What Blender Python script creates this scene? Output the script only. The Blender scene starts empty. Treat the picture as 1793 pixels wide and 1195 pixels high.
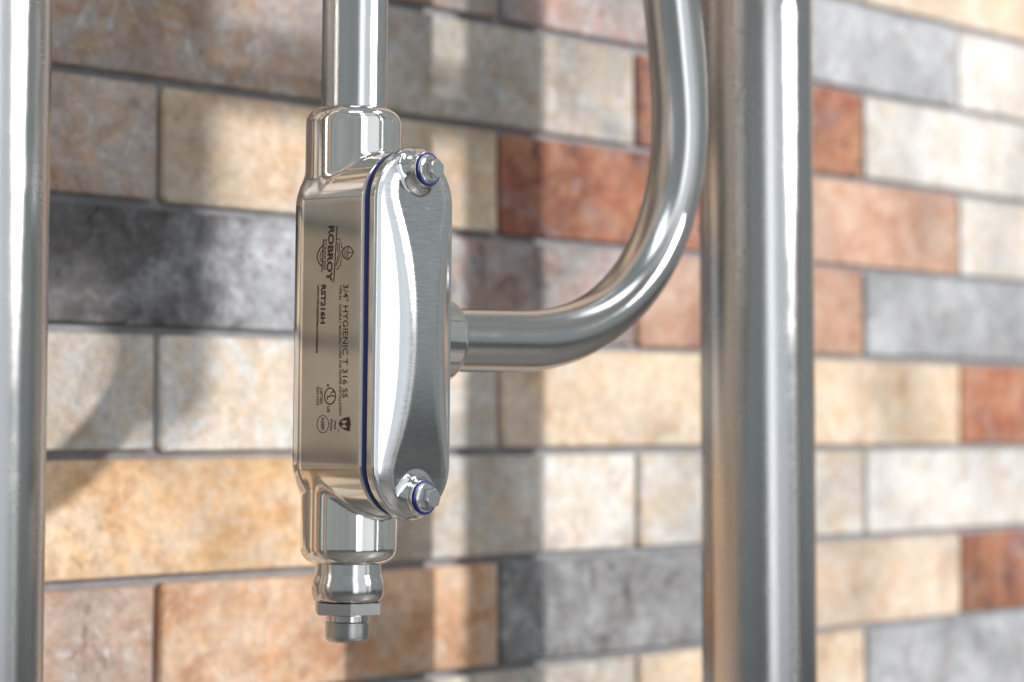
import bpy, bmesh, math, random
import numpy as np
from mathutils import Vector, Matrix
random.seed(7)
C = bpy.context.scene.collection
sc = bpy.context.scene

# ------------------------------------------------------------------ camera
BETA, TILT = 0.75431, 0.03895          # heading measured from the wall's length, upward tilt
fw0 = Vector((math.cos(BETA), math.sin(BETA), 0)); rt = Vector((math.sin(BETA), -math.cos(BETA), 0))
up0 = Vector((0, 0, 1))
fw = fw0*math.cos(TILT) + up0*math.sin(TILT); upc = up0*math.cos(TILT) - fw0*math.sin(TILT)
cam = bpy.data.cameras.new('camera'); camo = bpy.data.objects.new('camera', cam); C.objects.link(camo)
Mc = Matrix((rt, upc, -fw)).transposed().to_4x4(); Mc.translation = Vector((-0.7127, -0.91807, -0.24228))
camo.matrix_world = Mc
cam.sensor_width = 36; cam.lens = 3928.14/1793*36
cam.clip_start = 0.02; cam.clip_end = 100
cam.dof.use_dof = True; cam.dof.focus_distance = 0.893; cam.dof.aperture_fstop = 7.5
sc.camera = camo

# ------------------------------------------------------------------ light
w = bpy.data.worlds.new("World"); sc.world = w; w.use_nodes = True
bg = w.node_tree.nodes['Background']
wtc = w.node_tree.nodes.new('ShaderNodeTexCoord'); wno = w.node_tree.nodes.new('ShaderNodeTexNoise'); wra = w.node_tree.nodes.new('ShaderNodeValToRGB')
wno.inputs['Scale'].default_value = 2.2; wno.inputs['Detail'].default_value = 3
wra.color_ramp.elements[0].position = .34; wra.color_ramp.elements[0].color = (.68, .755, .79, 1)
wra.color_ramp.elements[1].position = .66; wra.color_ramp.elements[1].color = (.90, 1.01, 1.06, 1)
w.node_tree.links.new(wtc.outputs['Generated'], wno.inputs['Vector']); w.node_tree.links.new(wno.outputs['Fac'], wra.inputs[0]); w.node_tree.links.new(wra.outputs[0], bg.inputs[0])
bg.inputs[0].default_value = (0.80, 0.93, 0.95, 1); bg.inputs[1].default_value = 0.38
FIT = Vector((-0.09945, -0.253, -0.2049))
def lamp(name, az, el, dist, sx, sy, power, col=(1, 1, 1), shape='RECTANGLE'):
    a, e = math.radians(az), math.radians(el)
    d = Vector((math.cos(a)*math.cos(e), math.sin(a)*math.cos(e), math.sin(e)))
    l = bpy.data.lights.new(name, 'AREA'); l.shape = shape; l.size = sx; l.size_y = sy
    l.energy = power; l.color = col
    o = bpy.data.objects.new(name, l); C.objects.link(o)
    o.location = FIT + d*dist; o.rotation_euler = d.to_track_quat('Z', 'Y').to_euler()
    return o
def window(az, dist, width, power, col, zc=.95, height=3.6):     # tall narrow window opening, upright
    o = lamp('window_light', az, 0, dist, width, height, power, col); o.location.z = zc
window(274, 2.6, 1.5, 10.5, (0.86, 0.91, 1.0))
window(252, 2.4, .58, 11.5, (0.93, 0.96, 1.0))
window(300, 2.95, .11, 3.5, (0.97, 0.98, 1.0))
lamp('ceiling_light', 235, 62, 2.2, 0.9, 0.35, 6, (0.86, 0.92, 1.0))
lamp('ceiling_light', 320, 55, 2.3, 0.9, 0.35, 6, (0.9, 0.94, 1.0))
KEY = Vector((.12+.405*2.6, -2.6, .53))
ko = lamp('key_light', 297, 12, 2.7, 0.035, 0.06, 82, (1.0, 0.965, 0.93))
ko.location = KEY; ko.rotation_euler = (KEY-Vector((.25, 0, -.2))).to_track_quat('Z', 'Y').to_euler()
sc.view_settings.view_transform = 'Standard'; sc.view_settings.look = 'None'
sc.view_settings.exposure = 0.0; sc.view_settings.gamma = 1

# ------------------------------------------------------------------ helpers
def tag(o, label=None, cat=None, group=None, kind=None):
    if label: o['label'] = label
    if cat: o['category'] = cat
    if group: o['group'] = group
    if kind: o['kind'] = kind
    return o
def empty(name, M, label, cat, group=None):
    o = bpy.data.objects.new(name, None); C.objects.link(o)
    o.empty_display_size = .02
    o.matrix_world = M if isinstance(M, Matrix) else Matrix.Translation(M)
    return tag(o, label, cat, group)
def link(name, me, mat, parent=None):
    if mat and not me.materials: me.materials.append(mat)
    o = bpy.data.objects.new(name, me); C.objects.link(o)
    if parent: o.parent = parent
    return o
def mesh(name, V, F, smooth=True):
    me = bpy.data.meshes.new(name); me.from_pydata([tuple(v) for v in V], [], [tuple(f) for f in F])
    if smooth: me.shade_smooth()
    me.update(); return me
def lathe(name, prof, seg=96, sharp=32):
    V, F = [], []
    for r, z in prof:
        for k in range(seg):
            a = 2*math.pi*k/seg; V.append((r*math.cos(a), r*math.sin(a), z))
    n = len(prof)
    for i in range(n-1):
        for k in range(seg):
            k2 = (k+1) % seg
            F.append((i*seg+k, i*seg+k2, (i+1)*seg+k2, (i+1)*seg+k))
    F.append(tuple(range(seg))[::-1]); F.append(tuple((n-1)*seg+k for k in range(seg)))
    me = mesh(name, V, F); bm = bmesh.new(); bm.from_mesh(me); bmesh.ops.recalc_face_normals(bm, faces=bm.faces)
    bm.to_mesh(me); bm.free(); me.set_sharp_from_angle(angle=math.radians(sharp)); return me
def arcpts(r0, z0, r, a0, a1, n=8):       # points of a fillet centred (r0,z0)
    return [(r0+r*math.cos(math.radians(a0+(a1-a0)*i/n)), z0+r*math.sin(math.radians(a0+(a1-a0)*i/n))) for i in range(n+1)]
def sweep(name, path, rad, seg=64, flat=None, side=Vector((0, 1, 0))):
    V, F = [], []
    n = len(path)
    for i, p in enumerate(path):
        t = (path[min(i+1, n-1)] - path[max(i-1, 0)]).normalized()
        nn = side.cross(t).normalized(); b = t.cross(nn).normalized()
        fl = flat[i] if flat else 1
        for k in range(seg):
            a = 2*math.pi*k/seg
            V.append(p + nn*(rad*fl*math.cos(a)) + b*(rad*(1+(1-fl)*.25)*math.sin(a)))
    for i in range(n-1):
        for k in range(seg):
            k2 = (k+1) % seg; F.append((i*seg+k, i*seg+k2, (i+1)*seg+k2, (i+1)*seg+k))
    F.append(tuple(range(seg))[::-1]); F.append(tuple((n-1)*seg+k for k in range(seg)))
    me = mesh(name, V, F); bm = bmesh.new(); bm.from_mesh(me); bmesh.ops.recalc_face_normals(bm, faces=bm.faces)
    bm.to_mesh(me); bm.free(); me.set_sharp_from_angle(angle=math.radians(40)); return me

# ---- smooth solids: signed distance field -> surface nets -> projected onto the field
def rmax(a, b, r): return np.minimum(np.maximum(a, b), -r) + np.hypot(np.maximum(a+r, 0), np.maximum(b+r, 0))
def smin(a, b, k):
    h = np.maximum(k-np.abs(a-b), 0)/k; return np.minimum(a, b) - h*h*k*.25
def smax(a, b, k): return -smin(-a, -b, k)
def stad(x, z, seg, r): return np.hypot(x, np.maximum(np.abs(z)-seg, 0)) - r
def sdf_mesh(name, f, lo, hi, h, extra=None):
    lo = np.array(lo, float); n = np.ceil((np.array(hi)-lo)/h).astype(int)+1
    ax = [lo[i]+h*np.arange(n[i]) for i in range(3)]
    X, Y, Z = np.meshgrid(*ax, indexing='ij'); D = f(X, Y, Z)
    ins = D < 0; m = n-1
    cnt = np.zeros(m); P = np.zeros((*m, 3))
    cor = [(a, b, c) for a in (0, 1) for b in (0, 1) for c in (0, 1)]
    for i, a in enumerate(cor):
        for b in cor[i+1:]:
            if sum(abs(a[k]-b[k]) for k in range(3)) != 1: continue
            da = D[a[0]:a[0]+m[0], a[1]:a[1]+m[1], a[2]:a[2]+m[2]]; db = D[b[0]:b[0]+m[0], b[1]:b[1]+m[1], b[2]:b[2]+m[2]]
            s = (da < 0) != (db < 0); t = np.where(s, da/np.where(s, da-db, 1), 0); cnt += s
            for k in range(3): P[..., k] += s*(a[k] + t*(b[k]-a[k]))
    act = cnt > 0; idx = -np.ones(m, int); idx[act] = np.arange(act.sum())
    cell = np.argwhere(act); V = lo + h*(cell + P[act]/cnt[act][:, None])
    F = []
    for axis in range(3):
        s1 = [slice(None)]*3; s0 = [slice(None)]*3; s1[axis] = slice(1, None); s0[axis] = slice(None, -1)
        ch = ins[tuple(s0)] != ins[tuple(s1)]; e = np.argwhere(ch)
        o1, o2 = (axis+1) % 3, (axis+2) % 3
        e = e[(e[:, o1] > 0) & (e[:, o2] > 0) & (e[:, o1] < m[o1]) & (e[:, o2] < m[o2])]
        fl = ins[tuple(e.T)]
        def g(d1, d2):
            q = e.copy(); q[:, o1] -= d1; q[:, o2] -= d2; return idx[tuple(q.T)]
        Q = np.stack([g(0, 0), g(1, 0), g(1, 1), g(0, 1)], 1)
        Q[~fl] = Q[~fl][:, ::-1]; F.append(Q)
    F = np.concatenate(F)
    e = .04
    def grad(V):
        x, y, z = V.T
        return np.stack([f(x+e, y, z)-f(x-e, y, z), f(x, y+e, z)-f(x, y-e, z), f(x, y, z+e)-f(x, y, z-e)], 1)/(2*e)
    for _ in range(4):
        g = grad(V); l2 = np.maximum((g*g).sum(1), .05)[:, None]
        st = f(*V.T)[:, None]*g/l2; st = np.clip(st, -.5*h, .5*h); V = V-st
    g = grad(V); N = g/np.maximum(np.linalg.norm(g, axis=1), 1e-9)[:, None]
    me = bpy.data.meshes.new(name)
    me.vertices.add(len(V)); me.vertices.foreach_set('co', (V*.001).astype('f').ravel())
    me.loops.add(len(F)*4); me.loops.foreach_set('vertex_index', F.astype('i').ravel())
    me.polygons.add(len(F)); me.polygons.foreach_set('loop_start', np.arange(0, len(F)*4, 4).astype('i'))
    me.update(calc_edges=True); me.validate()
    c = V[F].mean(1); fn = np.cross(V[F[:, 1]]-V[F[:, 0]], V[F[:, 2]]-V[F[:, 0]])
    if ((fn*N[F[:, 0]]).sum(1)).mean() < 0: me.flip_normals()
    me.shade_smooth()
    me.normals_split_custom_set_from_vertices(N.tolist())
    if extra is not None:
        at = me.attributes.new('brush', 'FLOAT', 'POINT'); at.data.foreach_set('value', extra(*V.T).astype('f'))
    return me

# ------------------------------------------------------------------ materials
def mat(name):
    m = bpy.data.materials.new(name); m.use_nodes = True; return m, m.node_tree.nodes, m.node_tree.links, m.node_tree.nodes['Principled BSDF']
def noise(N, L, vec, scale, detail=6, rough=.6, dist=0):
    n = N.new('ShaderNodeTexNoise'); n.inputs['Scale'].default_value = scale; n.inputs['Detail'].default_value = detail
    n.inputs['Roughness'].default_value = rough; n.inputs['Distortion'].default_value = dist
    if vec: L.new(vec, n.inputs['Vector'])
    return n.outputs['Fac']
def ramp(N, L, fac, pts):
    r = N.new('ShaderNodeValToRGB'); e = r.color_ramp.elements
    while len(e) < len(pts): e.new(.5)
    for el, (p, c) in zip(e, pts):
        el.position = p; el.color = (*c, 1) if isinstance(c, tuple) else (c, c, c, 1)
    L.new(fac, r.inputs[0]); return r.outputs[0]
def mapping(N, L, vec, scale=(1, 1, 1), rot=(0, 0, 0)):
    m = N.new('ShaderNodeMapping'); m.inputs['Scale'].default_value = scale; m.inputs['Rotation'].default_value = rot
    L.new(vec, m.inputs['Vector']); return m.outputs[0]
def mixc(N, L, fac, a, b, mode='MIX'):
    m = N.new('ShaderNodeMix'); m.data_type = 'RGBA'; m.blend_type = mode
    for s, v in ((0, fac), (6, a), (7, b)):
        if hasattr(v, 'default_value'): L.new(v, m.inputs[s])
        elif s == 0: m.inputs[0].default_value = v
        else: m.inputs[s].default_value = (*v, 1)
    return m.outputs[2]
def math_(N, L, op, a, b=0.5):
    m = N.new('ShaderNodeMath'); m.operation = op
    for s, v in ((0, a), (1, b)):
        if hasattr(v, 'default_value'): L.new(v, m.inputs[s])
        else: m.inputs[s].default_value = v
    return m.outputs[0]
def bump(N, L, h, strength, dist, prev=None):
    b = N.new('ShaderNodeBump'); b.inputs['Strength'].default_value = strength; b.inputs['Distance'].default_value = dist
    L.new(h, b.inputs['Height'])
    if prev: L.new(prev, b.inputs['Normal'])
    return b.outputs[0]

def satin(m, N, L, B):                   # swap the default shader for a microfacet metal without broad tails
    gl = N.new('ShaderNodeBsdfAnisotropic'); gl.distribution = 'BECKMANN'
    for src, dst in (('Base Color', 'Color'), ('Roughness', 'Roughness'), ('Normal', 'Normal')):
        k = B.inputs[src]
        if k.links: L.new(k.links[0].from_socket, gl.inputs[dst])
    L.new(gl.outputs[0], N['Material Output'].inputs['Surface']); N.remove(B)
def metal(name, col=(.66, .645, .62), rough=.1, scr=(1, 1, 1), scale=900, sb=.1, rvar=.06, aniso=0, smear=0.0):
    m, N, L, B = mat(name)
    tc = N.new('ShaderNodeTexCoord').outputs['Object']
    B.inputs['Metallic'].default_value = 1
    big = noise(N, L, tc, 55, 4, .6)
    fine = noise(N, L, mapping(N, L, tc, scr), scale, 3, .6)
    r = math_(N, L, 'ADD', math_(N, L, 'MULTIPLY', big, rvar*2), rough-rvar)
    r = math_(N, L, 'ADD', r, math_(N, L, 'MULTIPLY', fine, rvar*.6))
    L.new(r, B.inputs['Roughness'])
    c = mixc(N, L, big, tuple(k*.93 for k in col), tuple(min(1, k*1.05) for k in col))
    L.new(c, B.inputs['Base Color'])
    nrm = bump(N, L, fine, sb, .00004)
    if smear: nrm = bump(N, L, noise(N, L, mapping(N, L, tc, (1, 1, .35)), 60, 2, .4), smear, .0006, nrm)
    L.new(nrm, B.inputs['Normal'])
    satin(m, N, L, B)
    return m
M_cast = metal('polished_stainless_casting', (.86, .83, .78), .085, (1, 1, 1), 1500, .12, .035, smear=.10)
M_pipe = metal('brushed_stainless_conduit', (.64, .635, .62), .23, (.06, .06, 1), 2600, .55, .05)
M_post = metal('brushed_stainless_post', (.57, .565, .555), .25, (.05, .05, 1), 2600, .14, .05)
M_bolt = metal('machined_stainless', (.82, .81, .79), .16, (1, 1, 1), 1800, .25, .04)
M_glan = metal('turned_stainless', (.68, .66, .64), .19, (.05, .05, 1), 2600, .35, .04)
M_nut = metal('nut_stainless', (.60, .59, .57), .24, (1, 1, 1), 1800, .4, .06)
M_dull = metal('dull_dark_steel', (.55, .55, .53), .32, (1, 1, 1), 1200, .6, .08)
# cover: polished rim, brushed centre panel (mask stored on the mesh)
m, N, L, B = mat('cover_stainless'); M_cover = m
B.inputs['Metallic'].default_value = 1
tc = N.new('ShaderNodeTexCoord').outputs['Object']
at = N.new('ShaderNodeAttribute'); at.attribute_name = 'brush'; br = at.outputs['Fac']
warp = N.new('ShaderNodeVectorMath'); warp.operation = 'ADD'
wn = N.new('ShaderNodeTexNoise'); wn.inputs['Scale'].default_value = 26; wn.inputs['Detail'].default_value = 1; L.new(tc, wn.inputs['Vector'])
ws = N.new('ShaderNodeVectorMath'); ws.operation = 'SCALE'; ws.inputs['Scale'].default_value = .012; L.new(wn.outputs['Color'], ws.inputs[0])
L.new(tc, warp.inputs[0]); L.new(ws.outputs[0], warp.inputs[1])
scr = noise(N, L, mapping(N, L, warp.outputs[0], (.08, .08, 1)), 1700, 5, .75)
fine = noise(N, L, tc, 1500, 3, .6)
big = noise(N, L, tc, 60, 4)
r = math_(N, L, 'ADD', math_(N, L, 'MULTIPLY', br, .09), .085)
r = math_(N, L, 'ADD', r, math_(N, L, 'MULTIPLY', math_(N, L, 'MULTIPLY', scr, br), .12))
r = math_(N, L, 'ADD', r, math_(N, L, 'MULTIPLY', big, .03))
L.new(r, B.inputs['Roughness'])
cc = mixc(N, L, big, (.72, .715, .70), (.80, .795, .78))
cc = mixc(N, L, br, cc, mixc(N, L, 1.0, cc, ramp(N, L, scr, [(.34, .84), (.62, 1.04)]), 'MULTIPLY'))
L.new(cc, B.inputs['Base Color'])
hh = mixc(N, L, br, fine, scr)
bn = N.new('ShaderNodeBump'); L.new(hh, bn.inputs['Height']); bn.inputs['Distance'].default_value = .00005
L.new(math_(N, L, 'ADD', math_(N, L, 'MULTIPLY', br, .15), .07), bn.inputs['Strength'])
L.new(bn.outputs[0], B.inputs['Normal'])
satin(m, N, L, B)
# blue rubber
m, N, L, B = mat('blue_silicone'); M_blue = m
tc = N.new('ShaderNodeTexCoord').outputs['Object']
L.new(ramp(N, L, noise(N, L, tc, 900, 4), [(.35, (.003, .010, .11)), (.68, (.005, .02, .20)), (.86, (.10, .14, .34))]), B.inputs['Base Color'])
B.inputs['Roughness'].default_value = .38
# etched print
m, N, L, B = mat('laser_etched_print'); M_ink = m
tc = N.new('ShaderNodeTexCoord').outputs['Object']
L.new(ramp(N, L, noise(N, L, tc, 1800, 4), [(.3, (.035, .018, .008)), (.75, (.10, .055, .03))]), B.inputs['Base Color'])
B.inputs['Roughness'].default_value = .55; B.inputs['Metallic'].default_value = .3

def brickmat(name, a, b, c, chip=(.55, .53, .52), chipamt=.30, dark=(.10, .08, .07), scale=1.0, darkamt=.26):
    m, N, L, B = mat(name)
    tc = N.new('ShaderNodeTexCoord').outputs['Object']; oi = N.new('ShaderNodeObjectInfo')
    v = N.new('ShaderNodeVectorMath'); v.operation = 'MULTIPLY_ADD'
    L.new(oi.outputs['Location'], v.inputs[0]); v.inputs[1].default_value = (7.3, 3.1, 11.7); L.new(tc, v.inputs[2])
    p = v.outputs[0]
    n1 = noise(N, L, p, 17*scale, 5, .62, .5); n2 = noise(N, L, p, 60*scale, 6, .68, .3)
    n3 = noise(N, L, mapping(N, L, p, (1, 1, 1.1)), 150, 5, .7)
    base = ramp(N, L, n1, [(.34, a), (.50, b), (.64, c)])
    base = mixc(N, L, math_(N, L, 'MULTIPLY', ramp(N, L, n2, [(.44, 0.), (.60, 1.)]), .75), base, c)
    q = noise(N, L, mapping(N, L, p, (1, 1, 1), (0, 0, 0)), 85, 3, .55, .6)
    base = mixc(N, L, ramp(N, L, q, [(1-chipamt-.07, 0.), (1-chipamt, .9)]), base, chip)
    pale = noise(N, L, mapping(N, L, p, (1, 1, 1.5)), 26, 6, .72, .9)
    base = mixc(N, L, ramp(N, L, pale, [(.50, 0.), (.60, .42)]), base, chip)
    rust = noise(N, L, mapping(N, L, p, (1.1, 2, 1), (.4, .2, .3)), 34, 5, .7, .5)
    base = mixc(N, L, ramp(N, L, rust, [(.52, 0.), (.66, .6)]), base, (b[0]*.66, b[1]*.54, b[2]*.46))
    q2 = noise(N, L, mapping(N, L, p, (1.3, 1, 1)), 48, 5, .7, .8)
    base = mixc(N, L, ramp(N, L, q2, [(darkamt, .85), (darkamt+.10, 0.)]), base, dark)
    base = mixc(N, L, .38, base, ramp(N, L, n3, [(.32, .30), (.62, 1.)]), 'MULTIPLY')
    big = noise(N, L, p, 9, 3, .5, .3)
    base = mixc(N, L, .75, base, ramp(N, L, big, [(.36, .55), (.62, 1.0)]), 'MULTIPLY')
    hs = N.new('ShaderNodeHueSaturation'); L.new(base, hs.inputs['Color'])
    L.new(math_(N, L, 'ADD', math_(N, L, 'MULTIPLY', oi.outputs['Random'], .16), .99), hs.inputs['Value'])
    hs.inputs['Saturation'].default_value = 1.02
    L.new(hs.outputs[0], B.inputs['Base Color'])
    B.inputs['Roughness'].default_value = .62; B.inputs['Specular IOR Level'].default_value = .35
    L.new(bump(N, L, n3, .6, .0011, bump(N, L, n2, .9, .003)), B.inputs['Normal'])
    return m
BM = dict(
 tan=brickmat('tan_mottled_tile', (.50, .43, .38), (.54, .37, .25), (.43, .37, .34), (.62, .60, .60), .33, (.22, .12, .07), darkamt=.30),
 yel=brickmat('yellow_ochre_tile', (.74, .52, .34), (.78, .60, .42), (.82, .70, .57), (.70, .62, .54), .27, (.45, .30, .18), darkamt=.26),
 och=brickmat('golden_ochre_tile', (.74, .43, .22), (.80, .52, .29), (.84, .64, .44), (.74, .64, .55), .26, (.42, .26, .15), darkamt=.27),
 crm=brickmat('cream_white_tile', (.80, .75, .68), (.80, .78, .75), (.78, .62, .46), (.82, .81, .80), .33, (.48, .36, .26), darkamt=.28),
 wht=brickmat('chalk_white_tile', (.80, .77, .73), (.82, .80, .78), (.76, .68, .58), (.84, .83, .82), .35, (.66, .55, .44), darkamt=.25),
 gry=brickmat('slate_grey_tile', (.18, .18, .185), (.29, .29, .30), (.42, .42, .435), (.56, .56, .575), .34, (.09, .085, .09), darkamt=.32),
 lgr=brickmat('blue_grey_tile', (.38, .39, .42), (.44, .45, .48), (.56, .57, .59), (.66, .67, .69), .36, (.25, .23, .24), darkamt=.28),
 gpk=brickmat('grey_and_pink_tile', (.42, .41, .42), (.50, .46, .45), (.56, .34, .28), (.62, .60, .60), .36, (.22, .17, .17), darkamt=.34),
 gcr=brickmat('grey_and_cream_tile', (.42, .41, .41), (.56, .52, .47), (.64, .54, .43), (.68, .68, .68), .36, (.25, .22, .20), darkamt=.30),
 red=brickmat('red_brown_tile', (.27, .10, .07), (.42, .155, .09), (.54, .28, .17), (.42, .33, .34), .28, (.17, .075, .07), darkamt=.34),
 ora=brickmat('terracotta_tile', (.50, .24, .16), (.58, .33, .23), (.68, .49, .38), (.60, .42, .36), .28, (.36, .16, .11), darkamt=.28),
 sal=brickmat('salmon_tile', (.68, .34, .19), (.76, .45, .27), (.82, .60, .43), (.72, .60, .52), .30, (.44, .26, .18), darkamt=.28),
 pch=brickmat('pale_peach_tile', (.78, .62, .46), (.80, .68, .55), (.78, .58, .42), (.82, .77, .72), .30, (.56, .38, .28), darkamt=.27),
 bei=brickmat('beige_pink_tile', (.56, .44, .36), (.62, .50, .41), (.60, .40, .30), (.72, .68, .66), .33, (.28, .20, .18), darkamt=.32),
)
def shaded_slate():  # grey mottle with the shadow band's darkness painted into the left part
    m = BM['gry'].copy(); m.name = 'painted_shade_slate_tile'; N, L = m.node_tree.nodes, m.node_tree.links; B = N['Principled BSDF']
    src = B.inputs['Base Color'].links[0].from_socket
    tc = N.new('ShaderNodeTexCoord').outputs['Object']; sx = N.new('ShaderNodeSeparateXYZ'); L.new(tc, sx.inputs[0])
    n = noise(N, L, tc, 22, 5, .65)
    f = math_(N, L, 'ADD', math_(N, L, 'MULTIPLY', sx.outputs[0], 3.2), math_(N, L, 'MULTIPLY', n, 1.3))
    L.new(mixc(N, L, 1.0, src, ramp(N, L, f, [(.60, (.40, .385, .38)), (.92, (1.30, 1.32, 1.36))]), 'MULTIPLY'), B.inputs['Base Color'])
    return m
BM['slt'] = shaded_slate()
m, N, L, B = mat('grey_mortar'); M_mortar = m
tc = N.new('ShaderNodeTexCoord').outputs['Object']
L.new(ramp(N, L, noise(N, L, tc, 70, 6, .7), [(.3, (.24, .24, .255)), (.7, (.36, .36, .375))]), B.inputs['Base Color'])
B.inputs['Roughness'].default_value = .9
L.new(bump(N, L, noise(N, L, tc, 500, 4), .6, .001), B.inputs['Normal'])
m, N, L, B = mat('dark_concrete_floor'); M_floor = m
tc = N.new('ShaderNodeTexCoord').outputs['Object']
L.new(ramp(N, L, noise(N, L, tc, 2.5, 8, .65), [(.3, (.16, .16, .157)), (.7, (.26, .256, .25))]), B.inputs['Base Color'])
B.inputs['Roughness'].default_value = .45
m, N, L, B = mat('grey_painted_steel'); M_box = m
tc = N.new('ShaderNodeTexCoord').outputs['Object']
L.new(ramp(N, L, noise(N, L, tc, 30, 5), [(.3, (.30, .31, .31)), (.7, (.36, .37, .37))]), B.inputs['Base Color'])
B.inputs['Roughness'].default_value = .5

# ------------------------------------------------------------------ floor and wall
ZF = -1.15
fl = link('floor', mesh('floor', [(-8, -9, 0), (9, -9, 0), (9, .3, 0), (-8, .3, 0)], [(0, 1, 2, 3)], False), M_floor); fl.location.z = ZF; tag(fl, kind='structure')
H = .064; HB = .127                       # course height, half a brick with its joint
wall = empty('brick_wall', Vector((0, 0, 0)), 'wall of multicoloured weathered thin bricks with grey mortar joints behind the pipes', 'wall')
wall.location = (0, 0.006, ZF)
bk = link('mortar', mesh('mortar', [(-2.6, -.0012, 0), (4.2, -.0012, 0), (4.2, -.0012, 3.2), (-2.6, -.0012, 3.2), (-2.6, .1, 0), (4.2, .1, 0), (4.2, .1, 3.2), (-2.6, .1, 3.2)],
     [(0, 1, 2, 3), (5, 4, 7, 6), (4, 0, 3, 7), (1, 5, 6, 2), (3, 2, 6, 7), (4, 5, 1, 0)], False), M_mortar, wall)
G = .0022
def brick_pts(rng):
    hw, hh = HB-G, H/2-G
    def j(s): return rng.uniform(-s, s)
    c = .0022
    P = [(-hw+c, -hh), (j(.03), -hh), (hw-c, -hh), (hw, -hh+c), (hw, hh-c), (hw-c, hh), (j(.03), hh), (-hw+c, hh), (-hw, hh-c), (-hw, -hh+c)]
    return [(x+j(.0006), z+j(.0006)) for x, z in P]
def brick_geo(rng, ox=0, oz=0, yj=0):
    P = brick_pts(rng); n = len(P); V = []
    for x, z in P: V.append((ox+x*.988, -.006+yj, oz+z*.962))
    for x, z in P: V.append((ox+x, -.0045+yj, oz+z))
    for x, z in P: V.append((ox+x, .0005, oz+z))
    F = [tuple(range(n))]
    for a in (0, n):
        for k in range(n):
            k2 = (k+1) % n; F.append((a+k, a+n+k, a+n+k2, a+k2))
    return V, F
rng = random.Random(3)
variants = [brick_geo(rng, yj=rng.uniform(-.0012, .0004)) for _ in range(6)]
vm = {}
def brick_mesh(v, key):
    if (v, key) not in vm:
        me = mesh('brick', *variants[v], False); me.materials.append(BM[key]); vm[(v, key)] = me
    return vm[(v, key)]
# colours of the bricks seen in the photograph: (course, index of the left joint)
K = {(-2, 3): 'crm', (-2, 5): 'pch', (-2, 7): 'pch', (-1, 0): 'tan', (-1, 2): 'gpk', (-1, 4): 'lgr', (-1, 6): 'wht', (-1, 8): 'pch',
 (0, -1): 'tan', (0, 1): 'gcr', (0, 3): 'red', (0, 5): 'wht', (0, 7): 'crm',
 (1, -2): 'tan', (1, 0): 'yel', (1, 2): 'red', (1, 4): 'ora', (1, 6): 'crm',
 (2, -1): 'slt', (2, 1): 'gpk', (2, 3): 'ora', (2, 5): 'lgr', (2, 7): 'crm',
 (3, -2): 'crm', (3, 0): 'crm', (3, 2): 'yel', (3, 4): 'yel', (3, 6): 'red',
 (4, -1): 'och', (4, 1): 'crm', (4, 3): 'crm', (4, 5): 'wht', (4, 7): 'pch',
 (5, -2): 'bei', (5, 0): 'sal', (5, 2): 'gry', (5, 4): 'pch', (5, 6): 'red',
 (6, -1): 'och', (6, 1): 'gcr', (6, 3): 'yel', (6, 5): 'lgr', (6, 7): 'wht',
 (2, -3): 'yel', (3, -4): 'yel', (1, -4): 'crm', (0, -3): 'crm', (4, -3): 'yel', (5, -4): 'och', (6, -3): 'yel', (2, -5): 'crm', (1, -6): 'pch', (3, -6): 'tan', (4, -5): 'sal', (0, -5): 'yel'}
pool = ['tan', 'yel', 'och', 'crm', 'gry', 'ora', 'sal', 'bei', 'gcr', 'pch', 'red', 'yel', 'crm']
stuffV, stuffF, stuffM = [], [], []
keys = list(BM)
for row in range(-31, 18):
    z = -(row+.5)*H
    if z < ZF+.03: continue
    par = 0 if row % 2 else 1
    for i in range(-21-par if par else -20, 33, 2):
        i0 = i if (i % 2) == (1 if par else 0) else i+1
        x = (i0+1)*HB
        if x-HB < -2.6 or x+HB > 4.2: continue
        key = K.get((row, i0)) or rng.choice(pool)
        if -5 <= row <= 8 and -9 <= i0 <= 25:
            o = link('brick', brick_mesh(rng.randrange(6), key), None, wall)
            o.location = (x, 0, z-ZF)
        else:
            V, F = brick_geo(rng, x, z-ZF, 0); b = len(stuffV)
            stuffV += V; stuffF += [tuple(b+q for q in f) for f in F]; stuffM += [keys.index(key)]*len(F)
me = mesh('far_bricks', stuffV, stuffF, False)
for k in keys: me.materials.append(BM[k])
me.polygons.foreach_set('material_index', stuffM)
tag(link('far_bricks', me, None, wall), kind='stuff')

# ------------------------------------------------------------------ the conduit body
LEAN = 0.010
Rl = Matrix.Rotation(LEAN, 4, fw0)
MF = Matrix.Translation(FIT) @ Rl
def at_local(x, y, z): return MF @ Matrix.Translation(Vector((x, y, z))*.001)
body_root = empty('conduit_body', at_local(0, 0, 0), 'polished stainless tee conduit body with etched lettering and bolted cover in the centre', 'conduit fitting')
W2, SEG = 21.0, 51.0
def f_body(x, y, z):
    s2 = stad(x, z, SEG, W2)
    main = rmax(s2, y-19.2, 13.5)
    main = rmax(main, -29.3-y, 1.3)
    rc = np.hypot(x, y)
    hub = rmax(rc-19.3, np.abs(z)-91.5, 6.5)
    f = smin(main, hub, 1.72)
    br_ = rmax(rmax(np.hypot(y, z)-19.3, x-50.5, 4.0), -10-x, 1)
    f = smin(f, br_, 2.6)
    f = smax(f, -np.maximum(rc-13.75, 86.5-np.abs(z)), .5)
    f = smax(f, -np.maximum(np.hypot(y, z)-13.75, 46-x), .5)
    return f
body = link('body', sdf_mesh('body', f_body, (-24, -32, -95), (54, 22, 95), .95), M_cast, body_root)
def Hp(z): return 36.3 + (.52 + .12*(z/58.)**2)*smax(11.4*(1-(np.abs(z)/60.)**2), 1.9+0*z, 3.0)
def halfp(z):
    return 19.6 - np.maximum(11.4*(1-(np.abs(z)/58.)**2), 1.4)
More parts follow.
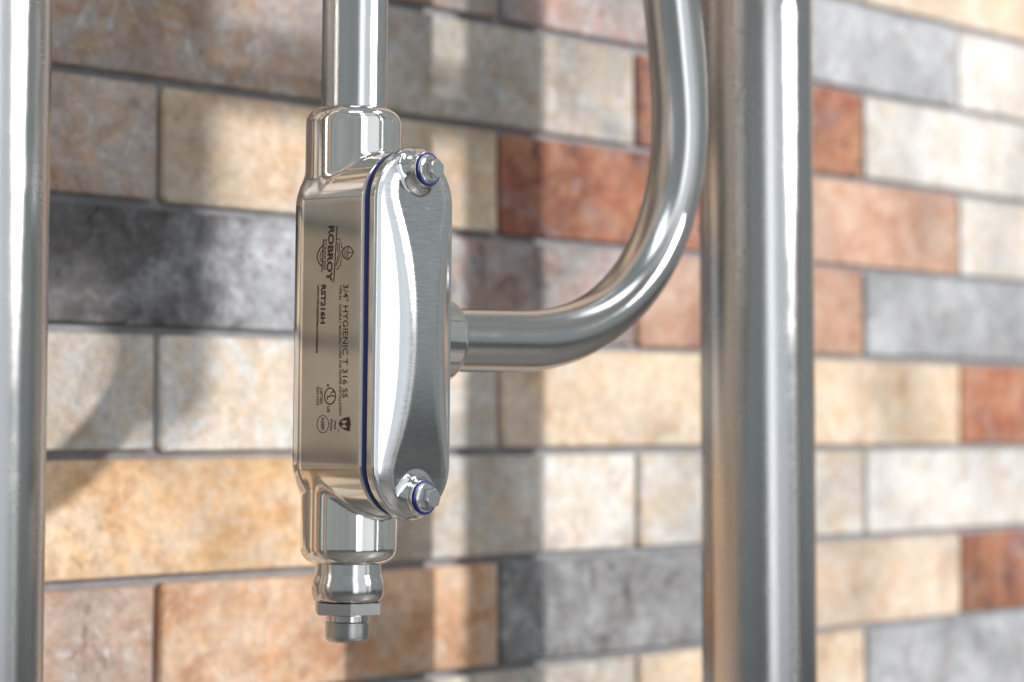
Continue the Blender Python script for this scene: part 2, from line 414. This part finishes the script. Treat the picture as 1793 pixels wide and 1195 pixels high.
def f_cover(x, y, z):
    s2 = stad(x, z, SEG, W2)
    mm = -s2
    slope = .52 + .12*(z/58.)**2
    h = smin(36.3 + slope*(mm-1.6), Hp(z) - .05*x, 2.6)
    h = smax(h, 36.3 + 0*h, .5)
    h = np.where(mm < -3, 36.3, h)
    top = (-y - h)/np.sqrt(1+.35*slope**2)
    f = rmax(s2, top, 1.2)
    zb = np.abs(z)-64.0; rb = np.hypot(x, zb)
    # wide low shoulder, then the boss
    f = smin(f, rmax(rb-9.3+.35*np.clip(-y-36, 0, 6), -y-40.0, 1.6), 3.0)
    f = smin(f, rmax(rb-7.0, -y-42.6, .8), 1.6)
    f = rmax(f, y+31.7, 1.0)
    return f
def brushmask(x, y, z):
    mm = 21-np.abs(x)
    a = np.clip((halfp(z)-np.abs(x)+.4)/1.0, 0, 1)*np.clip((70-np.abs(z))/3, 0, 1)
    rb = np.hypot(x, np.abs(z)-64.0); return a*np.clip((rb-9.5)/3.5, 0, 1)*(y < -33)
cover = link('cover', sdf_mesh('cover', f_cover, (-23, -45, -75), (23, -29, 75), .45, brushmask), M_cover, body_root)
# gasket: solid stadium band between body and cover
def stadring(off, n=32):
    pts = []
    for s in (1, -1):
        for k in range(n+1):
            a = math.pi*k/n; pts.append(((W2+off)*math.cos(a)*s, s*(SEG+(W2+off)*math.sin(a))))
    return pts
rings = [(-3, -29.0), (-.35, -29.2), (.0, -29.7), (.12, -30.5), (.0, -31.3), (-.35, -31.8), (-3, -32)]
V, F = [], []
for off, y in rings: V += [(x*.001, y*.001, z*.001) for x, z in stadring(off)]
n = len(stadring(0))
for i in range(len(rings)-1):
    for k in range(n):
        k2 = (k+1) % n; F.append((i*n+k, i*n+k2, (i+1)*n+k2, (i+1)*n+k))
me = mesh('gasket', V, F); bm = bmesh.new(); bm.from_mesh(me); bmesh.ops.recalc_face_normals(bm, faces=bm.faces); bm.to_mesh(me); bm.free()
link('gasket', me, M_blue, body_root)['label'] = 'thin blue gasket between body and cover'
# bolts, lathe axis is local +Z -> turned to -Y
bolt_prof = [(.1, 0), (5.5, 0), (5.6, .6)] + arcpts(5.15, 1.05, .45, -20, 80, 5) + [(4.4, 1.55), (3.4, 1.7), (.1, 1.7)]
def bolt(zc, rot):
    b = link('bolt', lathe('bolt', [(r*.001, z*.001) for r, z in bolt_prof], 64), M_bolt, body_root)
    b.matrix_basis = Matrix.Translation((0, -.0428, zc*.001)) @ Matrix.Rotation(math.pi/2, 4, 'X') @ Matrix.Rotation(rot, 4, 'Z')
    bm = bmesh.new(); R = 4.0
    rr = []
    for r, z in ((R, 1.2), (R, 5.0), (R*.93, 5.5)):
        rr.append([bm.verts.new((r*.001*math.cos(math.pi/3*k), r*.001*math.sin(math.pi/3*k), z*.001)) for k in range(6)])
    circ = [bm.verts.new((R*.82*.001*math.cos(math.pi/12*k), R*.82*.001*math.sin(math.pi/12*k), .00555)) for k in range(24)]
    for a in (0, 1):
        for k in range(6):
            k2 = (k+1) % 6; bm.faces.new((rr[a][k], rr[a][k2], rr[a+1][k2], rr[a+1][k]))
    for k in range(6):
        a = circ[k*4:(k+1)*4+1] if k < 5 else circ[20:]+[circ[0]]
        bm.faces.new([rr[2][k], rr[2][(k+1) % 6]]+a[::-1])
    bm.faces.new(circ)
    bmesh.ops.recalc_face_normals(bm, faces=bm.faces)
    me = bpy.data.meshes.new('hex_head'); bm.to_mesh(me); bm.free()
    link('hex_head', me, M_bolt, b)
    sp = [(4.9, -.5), (6.0, -.5)] + arcpts(5.9, .25, .75, -80, 80, 8) + [(5.0, 1.05), (4.9, .9)]
    link('seal_washer', lathe('seal_washer', [(r*.001, z*.001) for r, z in sp], 72), M_blue, b)['label'] = 'blue sealing washer under the bolt head'
bolt(64.0, math.radians(25)); bolt(-64.0, math.radians(12))

# ---- etched lettering on the flat side of the body (face X = -21 mm, read downwards)
XF = -21.05
dg = None
def to_face(me, place):
    for v in me.vertices:
        y, z = place(v.co.x, v.co.y); v.co = (XF*.001, y*.001, z*.001)
    bm = bmesh.new(); bm.from_mesh(me)
    for f in bm.faces:
        if f.normal.x > 0: f.normal_flip()
    bm.to_mesh(me); bm.free(); me.update()
def lettering(name, s, a, b, h, bold=0., xf=None, mat_=None, space=1.0):
    cu = bpy.data.curves.new('lettering', 'FONT'); cu.body = s; cu.size = 1; cu.offset = bold; cu.space_character = space; cu.resolution_u = 3
    o = bpy.data.objects.new('tmp', cu); C.objects.link(o)
    d = bpy.context.evaluated_depsgraph_get(); d.update()
    me = bpy.data.meshes.new_from_object(o.evaluated_get(d)); bpy.data.objects.remove(o)
    co = np.array([v.co[:] for v in me.vertices]); lo, hi = co.min(0), co.max(0)
    A, Bv = np.array(a, float), np.array(b, float); L_ = np.linalg.norm(Bv-A); t = (Bv-A)/L_
    n_ = np.array([t[1], -t[0]]);
    if n_[0] > 0: n_ = -n_
    cap = .729 + 2*bold     # cap height of the font at size 1
    y0 = -bold
    def place(x, y):
        q = A + t*((x-lo[0])/(hi[0]-lo[0])*L_) + n_*((y-y0)/cap*h); return q[0], q[1]
    global XF
    keep = XF
    if xf: XF = xf
    me.name = name; to_face(me, place); XF = keep
    me.materials.clear()
    return link(name, me, mat_ or M_ink, body)
def poly(name, loops, xf=None, mat_=None):
    bm = bmesh.new()
    for lp in loops:
        f = bm.faces.new([bm.verts.new(((xf or XF)*.001, y*.001, z*.001)) for y, z in lp])
        f.normal_update()
        if f.normal.x > 0: f.normal_flip()
    bmesh.ops.triangulate(bm, faces=bm.faces)
    me = bpy.data.meshes.new(name); bm.to_mesh(me); bm.free()
    return link(name, me, mat_ or M_ink, body)
def stroke(P, wd, closed=False):
    P = [np.array(p, float) for p in P]; n = len(P); out = []; Ls, Rs = [], []
    for i, p in enumerate(P):
        a = P[(i-1) % n] if (closed or i > 0) else p; c = P[(i+1) % n] if (closed or i < n-1) else p
        t = c-a; t /= np.linalg.norm(t)+1e-9; nn = np.array([-t[1], t[0]])*wd/2
        Ls.append(tuple(p+nn)); Rs.append(tuple(p-nn))
    for i in range(n if closed else n-1):
        j = (i+1) % n; out.append([Ls[i], Ls[j], Rs[j], Rs[i]])
    return out
def ring(cy, cz, r, wd, n=40):
    return stroke([(cy+r*math.cos(2*math.pi*k/n), cz+r*math.sin(2*math.pi*k/n)) for k in range(n)], wd, True)
def g(x, y, ox=510, oy=380):            # sketch grid of the emblem -> millimetres on the face
    px, py = ox+x/5.43, oy+y/5.43
    return (-3.83-.332*(px-559)-.0043*(py-499), 19.0-.2225*(py-498))
lettering('brand_lettering', 'ROBROY', (-8.95, 42.3), (-7.8, 20.2), 3.6, .042)
lettering('small_lettering', 'STAINLESS', (-6.55, 37.2), (-6.05, 24.9), 1.5, .02)
lettering('model_lettering', 'RST216H', (-5.0, 19.2), (-4.75, 3.7), 2.95, .045)
lettering('small_lettering', 'www.robroystainless.com/patents', (-2.6, 19.2), (-2.3, -7.8), 1.75, .034)
lettering('title_lettering', '3/4" HYGIENIC T 316 SS', (-17.85, 18.8), (-18.15, -25.5), 3.1, .012)
lettering('small_lettering', 'TYPE 4X', (-15.45, 18.7), (-15.5, 12.7), 1.5, .022)
lettering('small_lettering', 'CONSULT MANUFACTURER FOR PROPER INSTALLATION', (-15.5, 11.1), (-16.35, -32.4), 1.5, .022)
lettering('small_lettering', 'LISTED', (-5.25, -21.6), (-5.25, -27.9), 1.45, .03)
lettering('small_lettering', 'E231035', (-3.1, -21.2), (-3.15, -28.4), 1.6, .02)
lettering('small_lettering', 'c', (-9.1, -19.9), (-9.1, -21.2), 1.9, .035)
lettering('small_lettering', 'US', (-9.4, -28.75), (-9.4, -31.2), 1.6, .035)
lettering('small_lettering', 'IP69', (-13.6, -34.3), (-13.4, -37.75), 1.35, .018)
lettering('small_lettering', 'IP69K', (-11.4, -33.7), (-11.1, -38.6), 1.45, .018)
lettering('small_lettering', 'TM', (-16.0, -37.3), (-16.0, -38.6), .55, .01)
poly('round_mark', ring(-11.0, -24.8, 3.15, .55))
lettering('mark_letter', 'U', (-11.35, -22.9), (-11.35, -25.0), 2.2, .035)
lettering('mark_letter', 'L', (-9.3, -24.6), (-9.3, -26.3), 2.2, .035)
poly('round_mark', ring(-7.0, -35.8, 3.4, .32))
lettering('mark_letter', 'NSF.', (-5.95, -33.3), (-5.95, -38.6), 2.0, .03)
SH = [(553, 765), (505, 775), (468, 797), (450, 835), (470, 870), (515, 895), (555, 905), (565, 835)]
poly('shield_mark', [[g(x, y, 510, 590) for x, y in SH]])
lettering('mark_letter', 'H', (-18.0, -34.35), (-18.0, -37.05), 3.0, .05, xf=-21.09, mat_=M_cast)
E_ = []
def S(pts, wd=.42, closed=False): E_.extend(stroke([g(*p) for p in pts], wd*1.35, closed))
S([(437, 82), (405, 622)], .42); S([(308, 200), (290, 515)], .40)
S([(300, 258), (272, 288), (252, 330), (246, 370), (256, 408), (273, 440), (293, 462)], .42)
S([(302, 300), (283, 328), (272, 360), (277, 395), (296, 425)], .28)
S([(432, 205), (466, 210), (461, 245), (482, 250), (477, 292), (494, 298)], .30)
S([(424, 492), (449, 494), (452, 465), (471, 462), (473, 420), (486, 412)], .30)
S([(429, 245), (447, 248), (441, 322), (458, 352), (439, 390), (431, 457), (419, 458)], .34)
S([(452, 262), (462, 264), (456, 318), (474, 352), (456, 392), (449, 440)], .24)
S([(470, 312), (486, 334)], .26); S([(470, 400), (486, 378)], .26)
S([(500, 300), (542, 281), (568, 300), (591, 345), (566, 388), (542, 411), (506, 394), (488, 362), (488, 330)], .36, True)
S([(546, 284), (536, 345), (542, 408)], .26); S([(537, 345), (588, 345)], .26)
for k in range(5): S([(502, 312+k*18), (529, 309+k*18.5)], .22)
poly('emblem', E_)

# ------------------------------------------------------------------ conduits, gland, posts
t = empty('straight_conduit', at_local(0, 0, 87), 'straight brushed stainless conduit rising from the top hub of the conduit body', 'conduit pipe')
link('pipe', lathe('pipe', [(.01, 0), (.0133, 0), (.0133, .02), (.01332, .12), (.0133, .42), (.01, .42)], 96), M_pipe, t)
# curved conduit: straight run, quarter bend a little past upright, straight run
org = Vector((FIT.x+.0465, -.253, -.2053))
KS = np.linspace(.05, .29, 11); KV = [5.3, 7.6, 8.97, 9.35, 9.87, 10.5, 9.6, 7.25, 4.3, 1.4, -1.2]   # curvature along the pipe, 1/m
p = org.copy(); ang = .017; ns = 260; ds = .30/ns; path = [org - Vector((.006, 0, 0))]; flat = [1]
for k in range(ns+1):
    u = k*ds; path.append(p.copy())
    q_ = math.sin(math.pi*min(1, max(0, (u-.06)/.2))); flat.append(1-.10*q_*q_*(3-2*q_))
    ang += float(np.interp(u, KS, KV, left=0))*ds if u > .04 else 0
    p = p + Vector((math.cos(ang), 0, math.sin(ang)))*ds
e = path[-1].copy(); d = Vector((math.cos(ang), 0, math.sin(ang)))
for k in range(1, 20):
    path.append(e+d*(.3*k/20)); flat.append(1)
t = empty('curved_conduit', org, 'bent brushed stainless conduit sweeping up from the side hub to the right', 'conduit pipe')
link('pipe', sweep('pipe', [p-org for p in path], .01335, 96, flat), M_pipe, t)
# gland below
t = empty('cable_gland', at_local(0, 0, -123), 'short stainless adapter with hexagonal nut and round cap under the conduit body', 'pipe fitting')
def up(prof): return [(r*.001, (z+123)*.001) for r, z in prof]
bul = [(13.25, -87), (13.25, -95.0), (13.5, -96.4), (14.1, -98), (14.45, -99.8), (14.55, -101.6), (14.4, -103.4), (13.95, -105), (13.3, -106.2), (12.6, -106.35)]
link('sleeve', lathe('sleeve', up(bul), 96, 50), M_glan, t)
nut = link('lock_nut', lathe('lock_nut', [(1, 0), (1, 1)], 6), M_bolt, t)
bm = bmesh.new(); phi = math.atan2(-fw0.y, -fw0.x) + math.radians(8.6)
rr = []
for r, z in ((13.5, -111.7), (14.4, -111.3), (14.4, -106.9), (13.5, -106.5)):
    rr.append([bm.verts.new((r*.001*math.cos(phi+math.pi/3*k), r*.001*math.sin(phi+math.pi/3*k), (z+123)*.001)) for k in range(6)])
for a in range(3):
    for k in range(6): bm.faces.new((rr[a][k], rr[a][(k+1) % 6], rr[a+1][(k+1) % 6], rr[a+1][k]))
bm.faces.new(rr[0]); bm.faces.new(rr[3])
bmesh.ops.recalc_face_normals(bm, faces=bm.faces)
me = bpy.data.meshes.new('lock_nut'); bm.to_mesh(me); bm.free(); me.materials.append(M_nut); nut.data = me
link('neck', lathe('neck', up([(7, -114.6), (8.5, -114.4), (8.5, -111)]), 64), M_glan, t)
link('cap', lathe('cap', up([(.5, -122.7), (5.6, -122.7)] + arcpts(6.55, -120.5, 2.2, -80, 0, 8) + [(8.75, -118), (8.8, -114.9), (8.5, -114.5), (7, -114.5)]), 72), M_dull, t)

def post(x, y, lean, label, r=.03015):
    t = empty('steel_post', Matrix.Translation((x, y, ZF)), label, 'steel post', 'upright posts of the pipe rack')
    link('pipe', lathe('pipe', [(r-.003, 0), (r, 0), (r, .6), (r, 1.2), (r, 1.9), (r-.003, 1.9)], 128), M_post, t)
    t.location = (x - lean*(FIT.z-ZF), y, ZF); t.rotation_euler = (0, math.atan(lean), 0)
post(.2406, -.2003, -.0048, 'thick stainless post at the right, standing close behind the bent conduit')
post(-.2393, -.2003, .0062, 'thick stainless post cut off by the left edge of the photo', .0252)

# unseen rack inferred from shadow bands, placed out of frame to cast them
def on_ray(xw, zw, dist):               # the point at `dist` in front of the wall that shades the wall point (xw, zw)
    p = Vector((xw, 0, zw)); return p + (KEY-p)*(dist/-KEY.y)
A = on_ray(.258, -.2, .5)
t = empty('unseen_front_rack', Vector((A.x, A.y, ZF)), 'steel rack post with cross rails added to shade the wall, outside the photo', 'pipe rack')
link('upright', lathe('upright', [(.02, 0), (.0265, 0), (.0265, 1.9), (.02, 1.9)], 48), M_post, t)
def rail(zw, r):
    B_ = on_ray(.1, zw, .5)
    o = link('rail', lathe('rail', [(r*.8, 0), (r, 0), (r, .8), (r*.8, .8)], 48), M_post, t)
    o.matrix_basis = Matrix.Translation((0, 0, B_.z-ZF)) @ Matrix.Rotation(-math.pi/2, 4, 'Y')
rail(-.0600, .0125); rail(-.036, .0038)
# made-up box with a hanging pipe further out, outside the photo: shades the upper left bricks
P0 = on_ray(.0355, -.128, .85); P1 = on_ray(-.13, .6, .85); P2 = on_ray(.002, -.246, .85)
t = empty('unseen_shade_box', Vector((P2.x, P2.y, P2.z)), 'added grey box with a pipe below it, blocking light to the wall, outside the photo', 'light blocker')
def boxm(name, a, b):
    bm = bmesh.new(); bmesh.ops.create_cube(bm, size=1)
    for v in bm.verts: v.co = Vector([(a[i]+b[i])/2+v.co[i]*(b[i]-a[i]) for i in range(3)])
    bmesh.ops.bevel(bm, geom=bm.edges[:], offset=.006, segments=3, affect='EDGES')
    me = bpy.data.meshes.new(name); bm.to_mesh(me); bm.free(); return me
link('box', boxm('box', (P1.x-P2.x, -.09, P0.z-P2.z), (P0.x-P2.x, 0, P1.z-P2.z)), M_box, t)
link('pipe', lathe('pipe', [(.010, 0), (.018, .004), (.0205, .012), (.0205, .16)], 48), M_post, t)
